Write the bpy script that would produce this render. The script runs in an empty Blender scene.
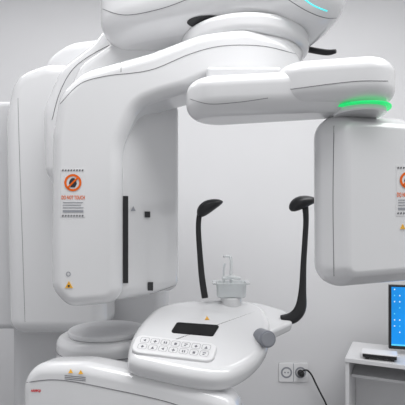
import bpy, bmesh, math, random
from mathutils import Vector, Matrix
from mathutils.bvhtree import BVHTree
random.seed(4)
C = bpy.context.scene.collection
F = 439.0; CZ = 1.55; HY = 225.0; CX = 202.5
CAM = Vector((0, 0, CZ))

# ---------------------------------------------------------------- materials
def mat(name, col, rough=0.4, var=0.03, scale=6.0, metal=0.0, emis=None, es=0.0, bump=0.0, coat=0.0, alpha=1.0, trans=0.0, spec=0.5):
    m = bpy.data.materials.new(name); m.use_nodes = True
    nt = m.node_tree; b = nt.nodes['Principled BSDF']
    tc = nt.nodes.new('ShaderNodeTexCoord'); n = nt.nodes.new('ShaderNodeTexNoise')
    n.inputs['Scale'].default_value = scale; n.inputs['Detail'].default_value = 4
    nt.links.new(tc.outputs['Object'], n.inputs['Vector'])
    r = nt.nodes.new('ShaderNodeValToRGB')
    r.color_ramp.elements[0].position = 0.3; r.color_ramp.elements[1].position = 0.7
    r.color_ramp.elements[0].color = [c * (1 - var) for c in col] + [1]
    r.color_ramp.elements[1].color = [min(1, c * (1 + var)) for c in col] + [1]
    nt.links.new(n.outputs['Fac'], r.inputs['Fac']); nt.links.new(r.outputs['Color'], b.inputs['Base Color'])
    b.inputs['Roughness'].default_value = rough; b.inputs['Metallic'].default_value = metal
    b.inputs['Alpha'].default_value = alpha; b.inputs['Transmission Weight'].default_value = trans
    b.inputs['Coat Weight'].default_value = coat; b.inputs['Specular IOR Level'].default_value = spec
    if emis: b.inputs['Emission Color'].default_value = (*emis, 1); b.inputs['Emission Strength'].default_value = es
    if bump:
        n2 = nt.nodes.new('ShaderNodeTexNoise'); n2.inputs['Scale'].default_value = 260
        nt.links.new(tc.outputs['Object'], n2.inputs['Vector'])
        bp = nt.nodes.new('ShaderNodeBump'); bp.inputs['Strength'].default_value = bump; bp.inputs['Distance'].default_value = 0.002
        nt.links.new(n2.outputs['Fac'], bp.inputs['Height']); nt.links.new(bp.outputs['Normal'], b.inputs['Normal'])
    return m
M = dict(
 white=mat('white_plastic', (.70,.702,.713), .18, .008, 3, coat=.5),
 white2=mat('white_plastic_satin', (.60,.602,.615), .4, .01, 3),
 grey=mat('grey_plastic', (.22,.23,.26), .4),
 seam=mat('seam_shadow', (.16,.16,.17), .7),
 black=mat('black_plastic', (.012,.012,.014), .4),
 glass=mat('dark_display', (.008,.008,.009), .45, spec=.15),
 wall=mat('wall_paint', (.725,.725,.737), .85, .012, 2, bump=.15),
 floor=mat('floor_vinyl', (.26,.26,.27), .5, .06, 9),
 ceil=mat('ceiling_paint', (.8,.8,.81), .9, .01),
 desk=mat('white_laminate', (.70,.70,.71), .4, .015, 4),
 orange=mat('orange_print', (.76,.13,.01), .6, spec=.2),
 red=mat('red_print', (.65,.02,.03), .5),
 ink=mat('dark_ink', (.04,.04,.05), .6, spec=.2),
 inks=mat('stripe_ink', (.13,.13,.14), .6, spec=.2),
 inkm=mat('icon_ink', (.17,.17,.19), .6, spec=.2),
 inkl=mat('light_ink', (.30,.31,.34), .6, spec=.2),
 paper=mat('label_film', (.70,.70,.71), .5),
 yellow=mat('yellow_print', (.80,.42,.04), .5),
 green=mat('green_light', (.01,.3,.1), .5, emis=(.005,.80,.17), es=.75),
 cyan=mat('cyan_light', (.1,.6,.7), .4, emis=(.1,.75,.7), es=.8),
 clear=mat('frosted_plastic', (.92,.95,.96), .15, .03, 8, trans=.5),
 socket=mat('socket_plastic', (.80,.80,.81), .35),
 screenb=mat('screen_blue', (.0,.10,.35), .3, .5, 4, emis=(.0,.27,.75), es=.8),
 screenc=mat('screen_cyan', (.1,.4,.5), .3, emis=(.05,.50,.85), es=.8),
 screenw=mat('screen_white', (.6,.6,.6), .3, emis=(.6,.85,1.0), es=.6),
)

# ---------------------------------------------------------------- tagging
def attach(o, parent):
    if parent is None: return
    o.parent = parent
    if parent.type == 'EMPTY':
        o.matrix_parent_inverse = Matrix.Translation(parent.location).inverted()
def thing(name, label, cat, loc, group=None):
    o = bpy.data.objects.new(name, None); o.location = loc; C.objects.link(o)
    o['label'] = label; o['category'] = cat; o.empty_display_size = .1
    if group: o['group'] = group
    return o
def link(name, bm, m, parent=None, smooth=True, wn=True):
    bmesh.ops.recalc_face_normals(bm, faces=bm.faces[:])
    me = bpy.data.meshes.new(name); bm.to_mesh(me); bm.free()
    if smooth: me.polygons.foreach_set('use_smooth', [True]*len(me.polygons))
    me.materials.append(m)
    o = bpy.data.objects.new(name, me); C.objects.link(o); attach(o, parent)
    if smooth and wn:
        w = o.modifiers.new('wn', 'WEIGHTED_NORMAL'); w.keep_sharp = True; w.weight = 100
    return o

# ---------------------------------------------------------------- planes in the room
class Plane:
    def __init__(s, o, ex, ey):
        s.o = Vector(o); s.ex = Vector(ex).normalized(); ey = Vector(ey)
        s.ey = (ey - ey.dot(s.ex)*s.ex).normalized(); s.n = s.ex.cross(s.ey)
        if s.n.dot(s.o - CAM) < 0: s.n = -s.n
    def pt(s, px, py):
        d = Vector(((px-CX)/F, 1, -(py-HY)/F))
        k = (s.o - CAM).dot(s.n) / d.dot(s.n)
        w = CAM + d*k - s.o
        return Vector((w.dot(s.ex), w.dot(s.ey))), k/F
    def w(s, p, d=0): return s.o + s.ex*p[0] + s.ey*p[1] + s.n*d
    def near(s, d): return Plane(s.o - s.n*d, s.ex, s.ey)
def P(px, py, Y): return Vector(((px-CX)/F*Y, Y, CZ-(py-HY)/F*Y))
def VP(pxc, Y, t): return Plane(P(pxc, HY, Y), (1, t, 0), (0, 0, 1))
def P3(a, b, c):
    a, b, c = P(*a), P(*b), P(*c); return Plane(a, b-a, c-a)
def HP(z):
    p = Plane((0, 1.0, z), (1, 0, 0), (0, 1, 0)); p.n = Vector((0, 0, 1)); return p

def round_poly(pts, rs, step=9):
    out = []; n = len(pts)
    for i in range(n):
        p = pts[i]; a = pts[i-1]; b = pts[(i+1) % n]
        u = (a-p); v = (b-p); lu, lv = u.length, v.length; u = u/lu; v = v/lv
        c = max(-1, min(1, u.dot(v))); ang = math.acos(c); half = ang/2
        if rs[i] <= 0 or math.pi-ang < .03: out.append(p); continue
        t = min(rs[i]/math.tan(half), .48*lu, .48*lv); r = t*math.tan(half)
        bis = (u+v).normalized(); cen = p + bis*(r/math.sin(half))
        s = p+u*t-cen; e = p+v*t-cen
        a0 = math.atan2(s.y, s.x); a1 = math.atan2(e.y, e.x); d = (a1-a0+math.pi) % (2*math.pi)-math.pi
        k = max(2, int(abs(math.degrees(d))/step)+1)
        for j in range(k+1): out.append(cen+Vector((math.cos(a0+d*j/k), math.sin(a0+d*j/k)))*r)
    return out
def spline(pts, k=8):
    out = []; n = len(pts)
    for i in range(n):
        p0, p1, p2, p3 = pts[i-1], pts[i], pts[(i+1) % n], pts[(i+2) % n]
        for j in range(k):
            t = j/k
            out.append(.5*((2*p1)+(p2-p0)*t+(2*p0-5*p1+4*p2-p3)*t*t+(3*p1-p0-3*p2+p3)*t**3))
    return out
def rquad(rf, rb, th, nseg=8):
    prof = []
    if rf > 0:
        for k in range(nseg+1):
            a = k/nseg*math.pi/2; prof.append((rf*(1-math.sin(a)), rf*(1-math.cos(a))))
    else: prof.append((0, 0))
    if rb > 0:
        for k in range(nseg+1):
            a = math.pi/2*(1-k/nseg); prof.append((rb*(1-math.sin(a)), th-rb*(1-math.cos(a))))
    else: prof.append((0, th))
    return prof
def slab_bm(bm, poly, pl, th, rf, rb, nseg=8, prof=None):
    n = len(poly)
    area = sum(poly[i].x*poly[(i+1)%n].y-poly[(i+1)%n].x*poly[i].y for i in range(n))
    if area < 0: poly = poly[::-1]
    nor = []
    for i in range(n):
        e1 = poly[i]-poly[i-1]; e2 = poly[(i+1)%n]-poly[i]
        if e1.length < 1e-9: e1 = e2
        if e2.length < 1e-9: e2 = e1
        n1 = Vector((-e1.y, e1.x)).normalized(); n2 = Vector((-e2.y, e2.x)).normalized()
        m = (n1+n2); m = m.normalized() if m.length > 1e-6 else n1
        nor.append(m/max(.5, m.dot(n1)))
    prof = prof or rquad(rf, rb, th, nseg)
    rings = []
    for ins, d in prof:
        rings.append([bm.verts.new(pl.w(poly[i]+nor[i]*ins, d)) for i in range(n)])
    for a, b in zip(rings, rings[1:]):
        for i in range(n): bm.faces.new((a[i], a[(i+1)%n], b[(i+1)%n], b[i]))
    bm.faces.new(rings[0]); bm.faces.new(rings[-1][::-1])
def outline(pts, pl, smooth=False, rmin=0, world=False):
    q = []; rs = []
    for p in pts:
        if world: q.append(Vector(p[:2])-Vector((pl.o.x, pl.o.y))); sc = 1
        else:
            v, sc = pl.pt(p[0], p[1]); q.append(v)
        rs.append(max(rmin, (p[2] if len(p) > 2 else 0)*sc))
    return spline(q) if smooth else round_poly(q, rs)
def slab(name, pts, pl, th, rf, rb, m, parent=None, smooth=False, world=False, rmin=0, prof=None, bend=None):
    bm = bmesh.new(); slab_bm(bm, outline(pts, pl, smooth, rmin, world), pl, th, rf, rb, 8, prof)
    if bend:
        for i in range(12):
            bmesh.ops.bisect_plane(bm, geom=bm.verts[:]+bm.edges[:]+bm.faces[:], dist=1e-6, plane_co=(bend[0]+.001+i*.022, 0, 0), plane_no=(1, 0, 0))
        for v in bm.verts: v.co.y += bend[1]*max(0, v.co.x-bend[0])**2
    return link(name, bm, m, parent)
def surf(o, pts, lift=.001):
    """points of a line drawn on the surface of o"""
    me = o.data; t = BVHTree.FromPolygons([v.co.copy() for v in me.vertices], [tuple(p.vertices) for p in me.polygons])
    out = []
    for x, y in pts:
        d = Vector(((x-CX)/F, 1, -(y-HY)/F)).normalized()
        h, nn, i, ds = t.ray_cast(CAM, d)
        if h is not None:
            if nn.dot(d) > 0: nn = -nn
            out.append(h+nn*lift)
    return out
def drape(o, pts, r=.0010, name='seam', m=None, lift=0.0, k=3):
    q = catmull([Vector((*p, 0)) for p in pts], 6)
    s = surf(o, [(p.x, p.y) for p in q], lift)
    if len(s) < 2: return {}
    return tube(name, s, r, m or M['seam'], o, n=6, k=k)
def spatch(name, polys, o, m, lift=.0015):
    """small printed marks laid on the curved surface of o"""
    bm = bmesh.new()
    for poly in polys:
        s = surf(o, poly, lift)
        if len(s) == len(poly): bm.faces.new([bm.verts.new(p) for p in s])
    return link(name, bm, m, o, smooth=False)
def patch_bm(bm, pts, pl, lift=.001, smooth=False):
    poly = outline(pts, pl, smooth)
    f = bm.faces.new([bm.verts.new(pl.w(p, -lift)) for p in poly])
    g = bmesh.ops.extrude_face_region(bm, geom=[f])
    for v in g['geom']:
        if isinstance(v, bmesh.types.BMVert): v.co += pl.n*(lift*.9)
def patch(name, pts, pl, m, parent, lift=.001, smooth=False):
    bm = bmesh.new(); patch_bm(bm, pts, pl, lift, smooth); return link(name, bm, m, parent, smooth=False)
def circ(cx, cy, rx, ry=None, n=28):
    ry = ry or rx
    return [(cx+rx*math.cos(2*math.pi*i/n), cy+ry*math.sin(2*math.pi*i/n)) for i in range(n)]
def rect(x0, y0, x1, y1): return [(x0, y0), (x1, y0), (x1, y1), (x0, y1)]
def ring_bm(bm, cx, cy, r0, r1, pl, lift, n=32):
    vs = []
    for i in range(n):
        a = 2*math.pi*i/n
        vs.append([bm.verts.new(pl.w(pl.pt(cx+r*math.cos(a), cy+r*math.sin(a))[0], -lift)) for r in (r0, r1)])
    for i in range(n):
        a, b = vs[i], vs[(i+1)%n]; bm.faces.new((a[0], a[1], b[1], b[0]))
def catmull(pts, k=8):
    out = []; n = len(pts)
    for i in range(n-1):
        p0 = pts[max(i-1, 0)]; p1 = pts[i]; p2 = pts[i+1]; p3 = pts[min(i+2, n-1)]
        for j in range(k):
            t = j/k; out.append(.5*((2*p1)+(p2-p0)*t+(2*p0-5*p1+4*p2-p3)*t*t+(3*p1-p0-3*p2+p3)*t**3))
    out.append(pts[-1]); return out
def tube_bm(bm, pts, rad, n=12, k=8, flat=1.0, ref=Vector((0, 1, 0)), caps=True):
    if not isinstance(rad, (list, tuple)): rad = [rad]*len(pts)
    q = catmull([Vector((*p, r)) for p, r in zip(pts, rad)], k)
    rings = []
    for i, p in enumerate(q):
        a = q[max(i-1, 0)].to_3d(); b = q[min(i+1, len(q)-1)].to_3d(); d = (b-a).normalized()
        u = ref.cross(d)
        if u.length < 1e-4: u = Vector((1, 0, 0)).cross(d)
        u.normalize(); v = d.cross(u)
        rings.append([bm.verts.new(p.to_3d()+u*math.cos(2*math.pi*j/n)*p[3]+v*math.sin(2*math.pi*j/n)*p[3]*flat) for j in range(n)])
    for a, b in zip(rings, rings[1:]):
        for j in range(n): bm.faces.new((a[j], a[(j+1)%n], b[(j+1)%n], b[j]))
    if caps: bm.faces.new(rings[0][::-1]); bm.faces.new(rings[-1])
def tube(name, pts, rad, m, parent=None, **kw):
    bm = bmesh.new(); tube_bm(bm, pts, rad, **kw); return link(name, bm, m, parent, wn=False)
def lathe_bm(bm, prof, cen, axis=Vector((0, 0, 1)), n=48):
    axis = axis.normalized(); u = axis.orthogonal().normalized(); v = axis.cross(u)
    rings = [[bm.verts.new(cen+axis*z+(u*math.cos(2*math.pi*j/n)+v*math.sin(2*math.pi*j/n))*max(r, 1e-4)) for j in range(n)] for r, z in prof]
    for a, b in zip(rings, rings[1:]):
        for j in range(n): bm.faces.new((a[j], a[(j+1)%n], b[(j+1)%n], b[j]))
    bm.faces.new(rings[0][::-1]); bm.faces.new(rings[-1])
def lathe(name, prof, cen, m, parent=None, axis=Vector((0, 0, 1)), n=48):
    bm = bmesh.new(); lathe_bm(bm, prof, Vector(cen), axis, n); return link(name, bm, m, parent)
def rprof(r, h, e, k=6, e2=None):
    e2 = e2 or e
    out = [(r-e+e*math.sin(math.pi/2*i/k), e-e*math.cos(math.pi/2*i/k)) for i in range(k+1)]
    return out+[(r-e2+e2*math.cos(math.pi/2*i/k), h-e2+e2*math.sin(math.pi/2*i/k)) for i in range(k+1)]
def box_bm(bm, c, s, mtx=None, bev=0):
    g = bmesh.ops.create_cube(bm, size=1)
    vs = g['verts']
    for v in vs: v.co = Vector((v.co.x*s[0], v.co.y*s[1], v.co.z*s[2]))
    if bev:
        es = list({e for v in vs for e in v.link_edges})
        r = bmesh.ops.bevel(bm, geom=es, offset=bev, segments=3, affect='EDGES', profile=.5)
        vs = list({v for f in r['faces'] for v in f.verts} | {v for v in vs if v.is_valid})
    for v in vs:
        v.co += Vector(c)
        if mtx: v.co = mtx @ v.co
def box(name, c, s, m, parent=None, mtx=None, bev=0):
    bm = bmesh.new(); box_bm(bm, c, s, mtx, bev); return link(name, bm, m, parent, smooth=bev > 0)
def text(name, s, px0, py0, px1, pl, m, parent, lift=.0015, bold=.0, tall=1.0):
    cu = bpy.data.curves.new('t', 'FONT'); cu.body = s; cu.offset = bold; cu.resolution_u = 3
    ob = bpy.data.objects.new('t', cu); C.objects.link(ob)
    dg = bpy.context.evaluated_depsgraph_get(); dg.update()
    me = bpy.data.meshes.new_from_object(ob.evaluated_get(dg))
    bpy.data.objects.remove(ob)
    xs = [v.co.x for v in me.vertices]; w = max(xs)-min(xs); x0 = min(xs)
    a, _ = pl.pt(px0, py0); b, _ = pl.pt(px1, py0); k = (b-a).length/w
    dx = (b-a).normalized(); dy = Vector((-dx.y, dx.x))
    for v in me.vertices:
        q = a+dx*(v.co.x-x0)*k+dy*v.co.y*k*tall; v.co = pl.w(q, -lift)
    me.materials.clear(); me.materials.append(m); me.name = name
    o = bpy.data.objects.new(name, me); C.objects.link(o); attach(o, parent); return o

# ---------------------------------------------------------------- setting
def struct(name, c, s, m):
    o = box(name, c, s, m); o['kind'] = 'structure'; return o
struct('floor', (0, 1, -.05), (5.2, 4.5, .1), M['floor'])
struct('wall_back', (0, 3.25, 1.7), (5.2, .1, 3.4), M['wall'])
struct('wall_left', (-2.55, 1, 1.7), (.1, 4.4, 3.4), M['wall'])
struct('ceiling', (0, 1, 3.45), (5.2, 4.6, .1), M['ceil'])
struct('baseboard_back', (0, 3.192, .04), (5.0, .015, .08), M['white2'])

# ---------------------------------------------------------------- the scanner
R = thing('dental_scanner', 'large white dental X-ray scanner with rotating arm, chin rest and column', 'dental scanner', (-.35, 1.6, 0))
W = M['white']
side = slab('column_side_cover', [(-30,116,30),(-24,100,20),(-2,100,10),(60,100,10),(60,330,10),(-30,330,16)], VP(28, 1.86, 0), .12, .03, .02, M['white2'], R)
pc = VP(28, 1.74, -.05)
col = slab('column_cover', [(1,118,60),(10,72,50),(44,60,34),(100,62,30),(104,336,16),(5,336,16)], pc, .2, .06, .03, W, R)
drape(col, [(18,98),(19,140),(22,230),(25,322)], .0009)
pc2 = VP(75, 1.93, 0)
colm = slab('column', [(34,90,40),(44,56,36),(68,40,36),(112,34,20),(170,34,20),(160,640,16),(10,640,16),(10,120,20)], pc2, .2, .05, .02, M['white2'], R)  # darker plastic tone puts shading into the rear column's colour
box('column_foot', (-.5, 1.95, .03), (.7, .75, .06), M['white2'], R, bev=.02)
pn = VP(90, 1.60, 0)
nk = slab('neck_cover', [(114,10,10),(170,10,10),(170,90,20),(110,110,20),(96,170,20),(60,200,16),(42,170,14),(40,108,34),(58,66,34),(90,42,30)], pn, .22, .045, .01, W, R)
drape(nk, [(122,40),(98,51),(74,68),(60,92),(52,120)], .0014)
pn2 = VP(90, 1.47, 0)
nb = slab('neck_band', [(128,16,16),(175,16,10),(175,90,10),(110,110,20),(84,140,16),(60,140,12),(60,100,26),(80,62,26),(108,43,24)], pn2, .1, .03, .01, W, R)
# upper unit
hz = 2.136; hp = HP(hz)
upts = [(-.335,1.48),(-.30,1.38),(-.17,1.31),(0,1.245),(.15,1.20),(.30,1.195),(.395,1.235),(.425,1.34),(.38,1.52),(.2,1.68),(-.08,1.72),(-.27,1.63)]
bm = bmesh.new(); slab_bm(bm, outline(upts, hp, True, 0, True), hp, .38, .085, .075, 14)
up = link('upper_unit', bm, W, R)
drape(up, [(100,8),(125,15),(160,9),(190,-2),(205,-10)], .0011)
drape(up, [(283,-4),(305,10),(326,18),(344,17)], .0011)
drape(up, [(303,-2),(311,4),(319,8),(327,11)], .0022, 'status_light', M['cyan'], .0005)['label'] = 'thin cyan status light strip'
bm = bmesh.new(); vs = [bm.verts.new(p) for p in surf(up, circ(210, 22, 23, 7), .002)]
c0 = bm.verts.new(surf(up, [(210, 22)], .002)[0])
for i in range(len(vs)): bm.faces.new((vs[i], vs[(i+1) % len(vs)], c0))
link('dark_recess', bm, M['black'], up, wn=False)['label'] = 'dark oval recess under the upper unit'
tube('support_strut', [Vector((.36,1.50,2.150)), Vector((.415,1.47,2.128)), Vector((.440,1.45,2.124))], [.010,.010,.007], M['black'], up)['label'] = 'short dark strut under the upper unit'
# sensor arm: cover shell of the detector that runs up and over into the hub
pa = VP(85, 1.19, .03)
arm = slab('sensor_arm', [(50,134,54),(57,92,34),(82,69,34),(150,50,60),(200,31,50),(246,25,40),(290,29,40),(313,46,24),(313,75,16),(250,77,40),
   (214,78,30),(188,90,40),(162,97,60),(138,106,50),(121,145,60),(121,304,18),(66,309,20),(49,290,22)], pa, .17, .034, .026, W, R, bend=(.06, 1.5))
arm['label'] = 'curved white arm shell reaching over to the hub'
hub = lathe('arm_hub', rprof(.185, .13, .026, 8), (.135,1.415,1.968), W, R, n=72)
lathe('hub_disc', rprof(.205, .060, .022, 8), (.135,1.420,2.088), W, hub, n=72)
# detector housing
det = slab('detector_housing', [(-.40,1.25,.03),(-.236,1.203,.08),(-.070,1.425,.05),(-.14,1.56,.06),(-.42,1.44,.05)], HP(1.336), .620, .04, .04, W, R, world=True)
det['label'] = 'convex white detector housing under the arm'
drape(arm, [(60,104),(80,84),(106,76),(150,70),(190,54),(222,46),(262,46),(296,54)], .0009)
drape(arm, [(120,60),(121,66),(121,72)], .0010)
drape(det, [(129,298),(150,294),(176,285)], .0008)
bm = bmesh.new()
L = surf(det, [(122.5, 196+i*8.7) for i in range(11)], .004); Rr = surf(det, [(127.5, 196+i*8.7) for i in range(11)], .004)
k = min(len(L), len(Rr)); A = [bm.verts.new(p) for p in L[:k]]; Bv = [bm.verts.new(p) for p in Rr[:k]]
for i in range(k-1): bm.faces.new((A[i], Bv[i], Bv[i+1], A[i+1]))
link('detector_strip', bm, M['black'], det, smooth=False)['label'] = 'narrow black vertical strip'
spatch('sensor_window', [rect(144,211.5,149.5,217.5)], det, M['black'], .003)
spatch('sensor_window', [rect(147,282,152.5,290)], det, M['black'], .003)
spatch('triangle_mark', [[(132.5,206),(135,211),(130,211)]], det, M['inkl'], .003)
lab = patch('warning_label', rect(61,169,85,217), pa, M['paper'], arm, .0006); lab['label'] = 'do not touch warning sticker with orange ring'
def hazard(n, pl, y0, y1, x0, x1, par):
    bm = bmesh.new(); w = (x1-x0)/n
    for i in range(n): patch_bm(bm, [(x0+i*w+.5, y0), (x0+i*w+w*.68, y0), (x0+i*w+w*.55, y1), (x0+i*w, y1)], pl, .0016)
    link('hazard_stripe', bm, M['inks'], par, smooth=False)
def sticker(X, Y0, pl, par):
    hazard(8, pl, Y0-1, Y0+.6, X-11, X+11.5, par)
    bm = bmesh.new(); ring_bm(bm, X, Y0+12.2, 6.4, 8.6, pl, .0018)
    patch_bm(bm, [(X-5.4,Y0+16.4),(X-4.3,Y0+17.6),(X+5.4,Y0+8),(X+4.3,Y0+6.8)], pl, .003)
    link('prohibition_ring', bm, M['orange'], par, smooth=False)
    bm = bmesh.new(); patch_bm(bm, [(X-4,Y0+12.5),(X-2.8,Y0+9.4),(X-1,Y0+7.6),(X+1.2,Y0+7.6),(X+3.2,Y0+9.2),(X+3.8,Y0+13.4),(X+2.2,Y0+16.8),(X-2,Y0+16.8)], pl, .0016)
    link('hand_symbol', bm, M['ink'], par, smooth=False)
    text('label_text', 'DO NOT TOUCH', X-11.3, Y0+28.8, X+11.8, pl, M['orange'], par, bold=.022, tall=1.8)
    bm = bmesh.new()
    for y, x1 in ((31.6, 10), (34.2, 8), (36.8, 10.5)): patch_bm(bm, rect(X-10, Y0+y, X+x1, Y0+y+.6), pl, .0016)
    link('label_print', bm, M['inkl'], par, smooth=False)
    patch('label_block', rect(X-10,Y0+39.6,X+10.5,Y0+41.8), pl, M['inkl'], par, .0016)
    hazard(8, pl, Y0+44.4, Y0+46, X-11, X+11.5, par)
sticker(73, 170.5, pa, arm)
bm = bmesh.new(); ring_bm(bm, 68.5, 274, 1.6, 2.4, pa, .0014); link('faint_mark', bm, M['inkl'], arm, smooth=False)
bm = bmesh.new(); patch_bm(bm, [(69,281),(73,288),(65,288)], pa, .0016); link('hazard_triangle', bm, M['yellow'], arm, smooth=False)
bm = bmesh.new(); ring_bm(bm, 69, 285.8, .1, 1.1, pa, .003); link('triangle_symbol', bm, M['ink'], arm, smooth=False)

# tube arm: lower inner section and a raised outer elbow
zb = 1.826
def stad(c0, r0, c1, r1, n=20):
    d = Vector(c1)-Vector(c0); a = math.atan2(d.y, d.x); o = []
    k = math.acos((r0-r1)/d.length)
    for i in range(n+1):
        t = a+k+(2*math.pi-2*k)*i/n; o.append((c0[0]+r0*math.cos(t), c0[1]+r0*math.sin(t)))
    for i in range(n+1):
        t = a-k+2*k*i/n; o.append((c1[0]+r1*math.cos(t), c1[1]+r1*math.sin(t)))
    return o
ta = slab('tube_arm', stad((.042,1.105), .083, (.30,1.052), .068), HP(zb-.014), .096, .040, .034, W, R, world=True)
lobe = slab('outer_elbow', stad((.252,1.056), .078, (.371,1.03), .075), HP(zb), .102, .036, .036, W, ta, world=True)
drape(ta, [(190,99),(210,104),(240,102),(268,98)], .0008)
drape(lobe, [(276,91),(300,88),(330,84),(360,81),(388,81)], .0008)
bm = bmesh.new(); box_bm(bm, (.11,1.24,1.92), (.2,.16,.10), bev=.01)
link('arm_bracket', bm, M['white2'], R)
lathe('arm_joint', rprof(.060, .020, .004), (.370,1.036,zb-.018), W, R)
lathe('joint_light', rprof(.0690, .0050, .001), (.370,1.032,zb-.0065), M['green'], R)['label'] = 'glowing green ring at the joint'
# tube housing
pt_ = VP(333, .985, .2)
ch = [(.046,0),(.041,.0007),(.036,.003),(.032,.007),(.028,.013),(.010,.050),(.004,.060),(.001,.070),(0,.080)]+rquad(.03,.035,.125)[9:]
th = slab('tube_housing', [(333,105,26),(424,112,34),(452,140,34),(450,266,30),(430,284,26),(334,293,26)], pt_, .125, .03, .035, W, R, prof=ch, rmin=.052)
th['label'] = 'white rounded X-ray tube housing hanging from the arm'
drape(th, [(334,126),(333,200),(334,276)], .0010)
patch('warning_label', rect(396,165,420,216), pt_, M['paper'], th, .0006)
sticker(408, 168, pt_, th)
bm = bmesh.new(); patch_bm(bm, [(402.5,224),(405,229),(400,229)], pt_, .0016); link('hazard_triangle', bm, M['yellow'], th, smooth=False)

# lower carriage: round support under the detector
cc = P(108, 318, 1.5)
slab('pedestal', [(66,338,14),(148,338,14),(156,440,6),(60,440,6)], VP(110, 1.62, .0), .2, .03, .02, M['white2'], R)
lc = lathe('lower_carriage', rprof(.158, .30, .022, 8), (cc.x+.01, 1.44, cc.z-.337), W, R, n=64)
lathe('rotation_cap', rprof(.124, .018, .007, 6), (cc.x+.01, 1.44, cc.z-.038), M['white2'], lc, n=64)
tube('seam', [Vector((cc.x+.01+.1585*math.cos(a*math.pi/18), 1.44+.1585*math.sin(a*math.pi/18), cc.z-.080)) for a in range(37)], .0012, M['seam'], lc, n=6, k=2)
# lower beam
pb = P3((20,380,1.2), (238,402,1.06), (20,430,1.19))
bm_ = slab('support_beam', [(20,364,28),(80,363,50),(140,375,50),(206,391,40),(236,401,30),(243,480,30),(20,480,30)], pb, .11, .030, .03, W, R)
drape(bm_, [(23,383),(60,380),(120,391),(160,400),(180,406)], .0012)
text('brand_mark', 'vatech', 31, 389.5, 41, pb, M['red'], bm_, bold=.03)
spatch('hazard_triangle', [[(71,369),(73.5,373),(68.5,373)], [(81,370),(83.5,374),(78.5,374)]], bm_, M['yellow'], .002)
spatch('label_print', [[(65,375+i*1.7),(86,377+i*1.7),(86,377.7+i*1.7),(65,375.7+i*1.7)] for i in range(3)], bm_, M['inkm'], .002)
# chin rest console
pt = P3((134,352,1.13), (214,366,1.10), (160,304,1.38))
tr = slab('console', [(128,352),(132,334),(144,316),(162,303),(200,298),(240,298),(262,305),(271,320),(270,338),(261,354),(244,367),(222,374),(190,371),(152,363),(133,358)], pt, .066, .026, .032, W, R, smooth=True)
tr['label'] = 'white chin rest console with buttons and display'
slab('console_base', [(166,354,14),(178,315,14),(228,310,14),(238,336,14),(226,356,14),(206,360,14)], Plane(pt.o+pt.n*.056, pt.ex, pt.ey), .12, .01, .02, M['white2'], R)  # darker tone paints in the shadow gap beneath the console
wing = slab('console_wing', [(215,300,8),(258,302,20),(289,311,12),(293,322,8),(280,328,16),(262,336,20),(230,338,8)], Plane(pt.o+pt.n*.014, pt.ex, pt.ey), .036, .010, .014, W, R)
dp = slab('display', [(177,322,3),(220,325,3),(213,336,3),(170.5,332.2,3)], pt.near(.002), .004, .0005, 0, M['glass'], tr)
patch('display_mark', [(207,316.5),(209.2,320),(204.8,320)], pt, M['yellow'], tr, .002)['label'] = 'tiny yellow triangle sticker above the display'
kq = pt.near(.008)
kp = slab('key_panel', [(137,334,8),(218,343.5,8),(213,361,10),(130,351,10)], kq, .032, .004, 0, M['paper'], tr); kp['label'] = 'pale rounded key pad with outlined symbol buttons'
def uv(u, v):
    a = Vector((139,335)); b = Vector((216,344)); c = Vector((211,359.5)); d = Vector((132.5,350))
    p = (a*(1-u)+b*u)*(1-v)+(d*(1-u)+c*u)*v; return (p.x, p.y)
for r in range(2):
    for i in range(7):
        u0, u1 = .045+i*.132, .045+i*.132+.112; v0, v1 = .12+r*.41, .12+r*.41+.34
        bm = bmesh.new()
        poly = [kq.pt(*uv(u, v))[0] for u, v in ((u0,v0),(u1,v0),(u1,v1),(u0,v1))]
        poly = round_poly(poly, [.006]*4, 20)
        cen = sum(poly, Vector((0, 0)))/len(poly)
        o = [bm.verts.new(kq.w(p, -.0009)) for p in poly]; n_ = [bm.verts.new(kq.w(cen+(p-cen)*.93, -.0009)) for p in poly]
        for j in range(len(poly)): bm.faces.new((o[j], o[(j+1)%len(o)], n_[(j+1)%len(o)], n_[j]))
        um, vm = (u0+u1)/2, (v0+v1)/2; k = (i*2+r*3) % 7; e = .020; h = .08
        def rr(a, b, c, d): return [(um+a*e, vm+b*h), (um+c*e, vm+b*h), (um+c*e, vm+d*h), (um+a*e, vm+d*h)]
        shs = [[[(um-e,vm),(um+e*.6,vm-h),(um+e*.6,vm+h)]], [rr(-1,-1,1,-.5), rr(-1,.3,.3,.8)], [rr(-.3,-1,.3,1), rr(-1,-.25,1,.25)],
               [[(um,vm-h),(um+e,vm),(um,vm+h),(um-e,vm)]], [rr(-1,-.8,-.3,.8), rr(.3,-.8,1,.8)], [[(um-e,vm+h),(um+e,vm+h),(um,vm-h)]], [rr(-.8,-.8,.8,.8)]][k]
        for q_ in shs: patch_bm(bm, [uv(*q) for q in q_], kq, .0009)
        link('key', bm, M['inkm'], kp, smooth=False)
kc_ = [surf(o, [(262, 337)], 0) for o in (tr, wing)]
ks = min([c[0] for c in kc_ if c], key=lambda p: p.y)
kax = Vector((.22, -1, .12)).normalized()
kn = lathe('adjustment_knob', rprof(.0235, .062, .004), ks-kax*.014, M['grey'], R, axis=kax); kn['label'] = 'grey round adjustment knob'
lathe('knob_face', rprof(.019, .004, .0015), ks+kax*.0465, M['inkl'], kn, axis=kax)
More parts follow.
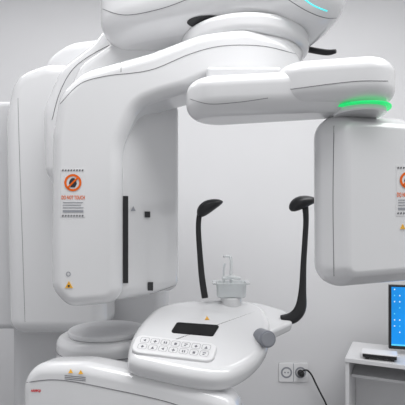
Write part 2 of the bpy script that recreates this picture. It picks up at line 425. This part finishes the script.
def tsup(pts, rad, pad, ax, Y, lbl):
    o = tube('temple_support', [P(x, y, Y) for x, y in pts], rad, M['black'], R, flat=.5, n=8); o['label'] = lbl
    bm = bmesh.new()
    bmesh.ops.create_uvsphere(bm, u_segments=28, v_segments=16, radius=1)
    c = P(*pad, Y-.005); rot = Matrix.Rotation(ax, 4, 'Y')
    for v in bm.verts:
        q = v.co.x; w = Vector((v.co.x*.046, v.co.y*.034, v.co.z*(.020-.006*q)-.008*q*q)); v.co = c+rot @ w
    link('pad', bm, M['black'], o, wn=False)
tsup([(205,298),(202,278),(200,255),(198.5,232),(199,218),(202,208)], [.0105,.010,.009,.0085,.0085,.0105], (209,206), -.5, 1.40, 'left black temple support')
wy = surf(wing, [(286, 318)], 0); wy = wy[0].y if wy else 1.27
tsup([(281,320),(293,317.5),(300.5,308),(302.5,290),(303.5,264),(305,240),(306,220),(305,204)], [.015,.019,.018,.012,.0095,.009,.009,.0105], (302.5,202), -.3, wy-.006, 'right black temple support')

# bite block on the console
bs = pt.w(pt.pt(231,302)[0], 0)+Vector((0,0,.018))
lathe('cup_holder', rprof(.034, .03, .004), bs-Vector((0,0,.031)), W, R)
B = thing('bite_block', 'clear plastic bite piece in a translucent tray standing on the scanner console', 'bite block', bs)
bm = bmesh.new(); rings = []
for hx, hy, z in ((.044,.028,.0005),(.046,.030,.003),(.048,.032,.042),(.060,.042,.044),(.060,.042,.047),(.058,.040,.048),(.046,.030,.046),(.044,.028,.008),(.036,.022,.006)):
    pp = round_poly([Vector((-hx,-hy)), Vector((hx,-hy)), Vector((hx,hy)), Vector((-hx,hy))], [.012]*4, 18)
    rings.append([bm.verts.new(bs+Vector((p.x, p.y, z))) for p in pp])
for a, b in zip(rings, rings[1:]):
    for j in range(len(a)): bm.faces.new((a[j], a[(j+1)%len(a)], b[(j+1)%len(a)], b[j]))
bm.faces.new(rings[0][::-1]); bm.faces.new(rings[-1]); link('tray', bm, M['clear'], B)
tube('bite_stem', [bs+Vector((.000,0,.008)), bs+Vector((.000,0,.06)), bs+Vector((.000,0,.116)), bs+Vector((-.005,0,.130)), bs+Vector((-.024,-.004,.131))], .0045, M['clear'], B)
tube('bite_stem', [bs+Vector((-.022,0,.02)), bs+Vector((-.023,0,.08)), bs+Vector((-.020,0,.108))], .0034, M['clear'], B)
tube('bite_plate', [bs+Vector((-.03,-.01,.06)), bs+Vector((0,-.012,.064)), bs+Vector((.03,-.01,.06))], [.005,.007,.005], M['clear'], B)

# ---------------------------------------------------------------- socket and cable
wp = VP(CX, 3.2, 0)
S = thing('power_socket', 'white double wall socket low on the wall behind the scanner', 'power socket', P(294,383,3.2))
slab('face_plate', [(279,363,1.5),(308,363,1.5),(308,382,1.5),(279,382,1.5)], wp.near(.012), .012, .003, 0, M['socket'], S)
for x in (286.5, 300.5):
    bm = bmesh.new(); ring_bm(bm, x, 372.5, 4, 5.6, wp.near(.012), .0012); ring_bm(bm, x-1.6, 372.5, .05, .8, wp.near(.012), .0012, 10); ring_bm(bm, x+1.6, 372.5, .05, .8, wp.near(.012), .0012, 10)
    link('socket_well', bm, M['inkl'], S, smooth=False)
patch('plate_joint', rect(293.2,363.5,293.8,381.5), wp.near(.012), M['inkl'], S, .0008)
T = thing('power_cable', 'black power cable plugged into the wall socket and looping toward the floor', 'cable', P(300.5, 372.5, 3.15))
lathe('plug', [(.014,0),(.024,.004),(.024,.026),(.016,.05),(.009,.056)], P(300.5, 372.5, 3.186), M['black'], T, axis=Vector((0,-1,0)), n=20)
tube('cord', [P(300.5, 372.5, 3.14)]+[P(x, y, 3.13) for x, y in [(306,370),(311,374),(316,384),(321,394),(326,404),(332,420),(336,440)]], .006, M['black'], T, n=8)

# ---------------------------------------------------------------- desk
DM = Matrix.Translation((.868, 2.674, 0)) @ Matrix.Rotation(math.radians(-25), 4, 'Z')
D = thing('desk', 'white laminate desk at the right edge with open knee space', 'desk', (.868, 2.674, 0))
def dbox(n, c, s, m=M['desk'], par=D, bev=.002): return box(n, c, s, m, par, DM, bev)
dbox('desktop', (.6,.21,.7275), (1.2,.42,.025))
dbox('side_panel', (.012,.21,.3575), (.022,.40,.715))
dbox('side_panel', (1.188,.21,.3575), (.022,.40,.715))
dbox('back_panel', (.6,.39,.40), (1.15,.018,.62))
dbox('shelf', (.6,.25,.60), (1.15,.26,.018))
# monitor
MM = Matrix.Translation(P(392, 352, 2.76).xy.to_3d()+Vector((0,0,.74))) @ Matrix.Rotation(math.radians(-14), 4, 'Z')
N = thing('computer_monitor', 'black monitor showing a blue desktop, on the white desk', 'monitor', MM.translation)
def mbox(n, c, s, m, par=N, bev=.003): return box(n, c, s, m, par, MM, bev)
body = mbox('bezel', (.26,0,.235), (.56,.03,.40), M['black'])
scr = mbox('screen', (.26,-.0155,.24), (.532,.003,.366), M['screenb'], body, 0); scr['label'] = 'lit blue screen with icons'
mbox('taskbar', (.26,-.0178,.062), (.532,.002,.009), M['screenc'], body, 0)
for i in range(2):
    for j in range(8):
        if (i*3+j) % 4 == 3: continue
        mbox('desktop_icon', (.012+i*.030,-.0178,.408-j*.038), (.0065,.002,.0075), [M['screenw'], M['screenc'], M['screenw']][(i+j) % 3], body, 0)
mbox('application_window', (.33,-.0178,.27), (.2,.002,.16), M['screenc'], body, 0)
mbox('stand_neck', (.26,.03,.11), (.06,.02,.2), M['black'])
mbox('stand_base', (.26,.02,.0075), (.24,.17,.013), M['black'])
# small device
GM = Matrix.Translation(P(379.5, 355, 2.66).xy.to_3d()+Vector((0,0,.7405))) @ Matrix.Rotation(math.radians(-22), 4, 'Z')
G = thing('network_box', 'small flat black and white electronic box on the desk beside the monitor', 'electronic box', GM.translation)
box('casing', (0,0,.024), (.19,.10,.022), M['black'], G, GM, .004)
box('lid', (0,0,.037), (.20,.105,.008), M['socket'], G, GM, .003)
box('foot', (-.07,0,.006), (.02,.08,.013), M['black'], G, GM, .001)
box('foot', (.07,0,.006), (.02,.08,.013), M['black'], G, GM, .001)

# ---------------------------------------------------------------- light and camera
def area(name, loc, size, power, rot=(0,0,0), col=(1,1,1)):
    l = bpy.data.lights.new(name, 'AREA'); l.shape = 'RECTANGLE'; l.size, l.size_y = size; l.energy = power; l.color = col
    o = bpy.data.objects.new(name, l); o.location = loc; o.rotation_euler = rot; C.objects.link(o)
area('ceiling_or_fill_light', (.1, .7, 3.38), (2.4, 1.0), 60)
area('ceiling_or_fill_light', (1.7, .6, 3.38), (.8, 1.6), 24)
area('ceiling_or_fill_light', (-.2, 2.2, 3.38), (3.6, .5), 21)
w = bpy.data.worlds.new('w'); bpy.context.scene.world = w; w.use_nodes = True
w.node_tree.nodes['Background'].inputs[0].default_value = (.985,.99,1,1); w.node_tree.nodes['Background'].inputs[1].default_value = .58
bpy.context.scene.view_settings.view_transform = 'Standard'
cam = bpy.data.cameras.new('cam'); co = bpy.data.objects.new('camera', cam); C.objects.link(co)
cam.sensor_width = 36; cam.lens = 36*F/405; cam.shift_y = (HY-202.5)/405
co.location = CAM; co.rotation_euler = (math.pi/2, 0, 0); cam.clip_start = .05
bpy.context.scene.camera = co
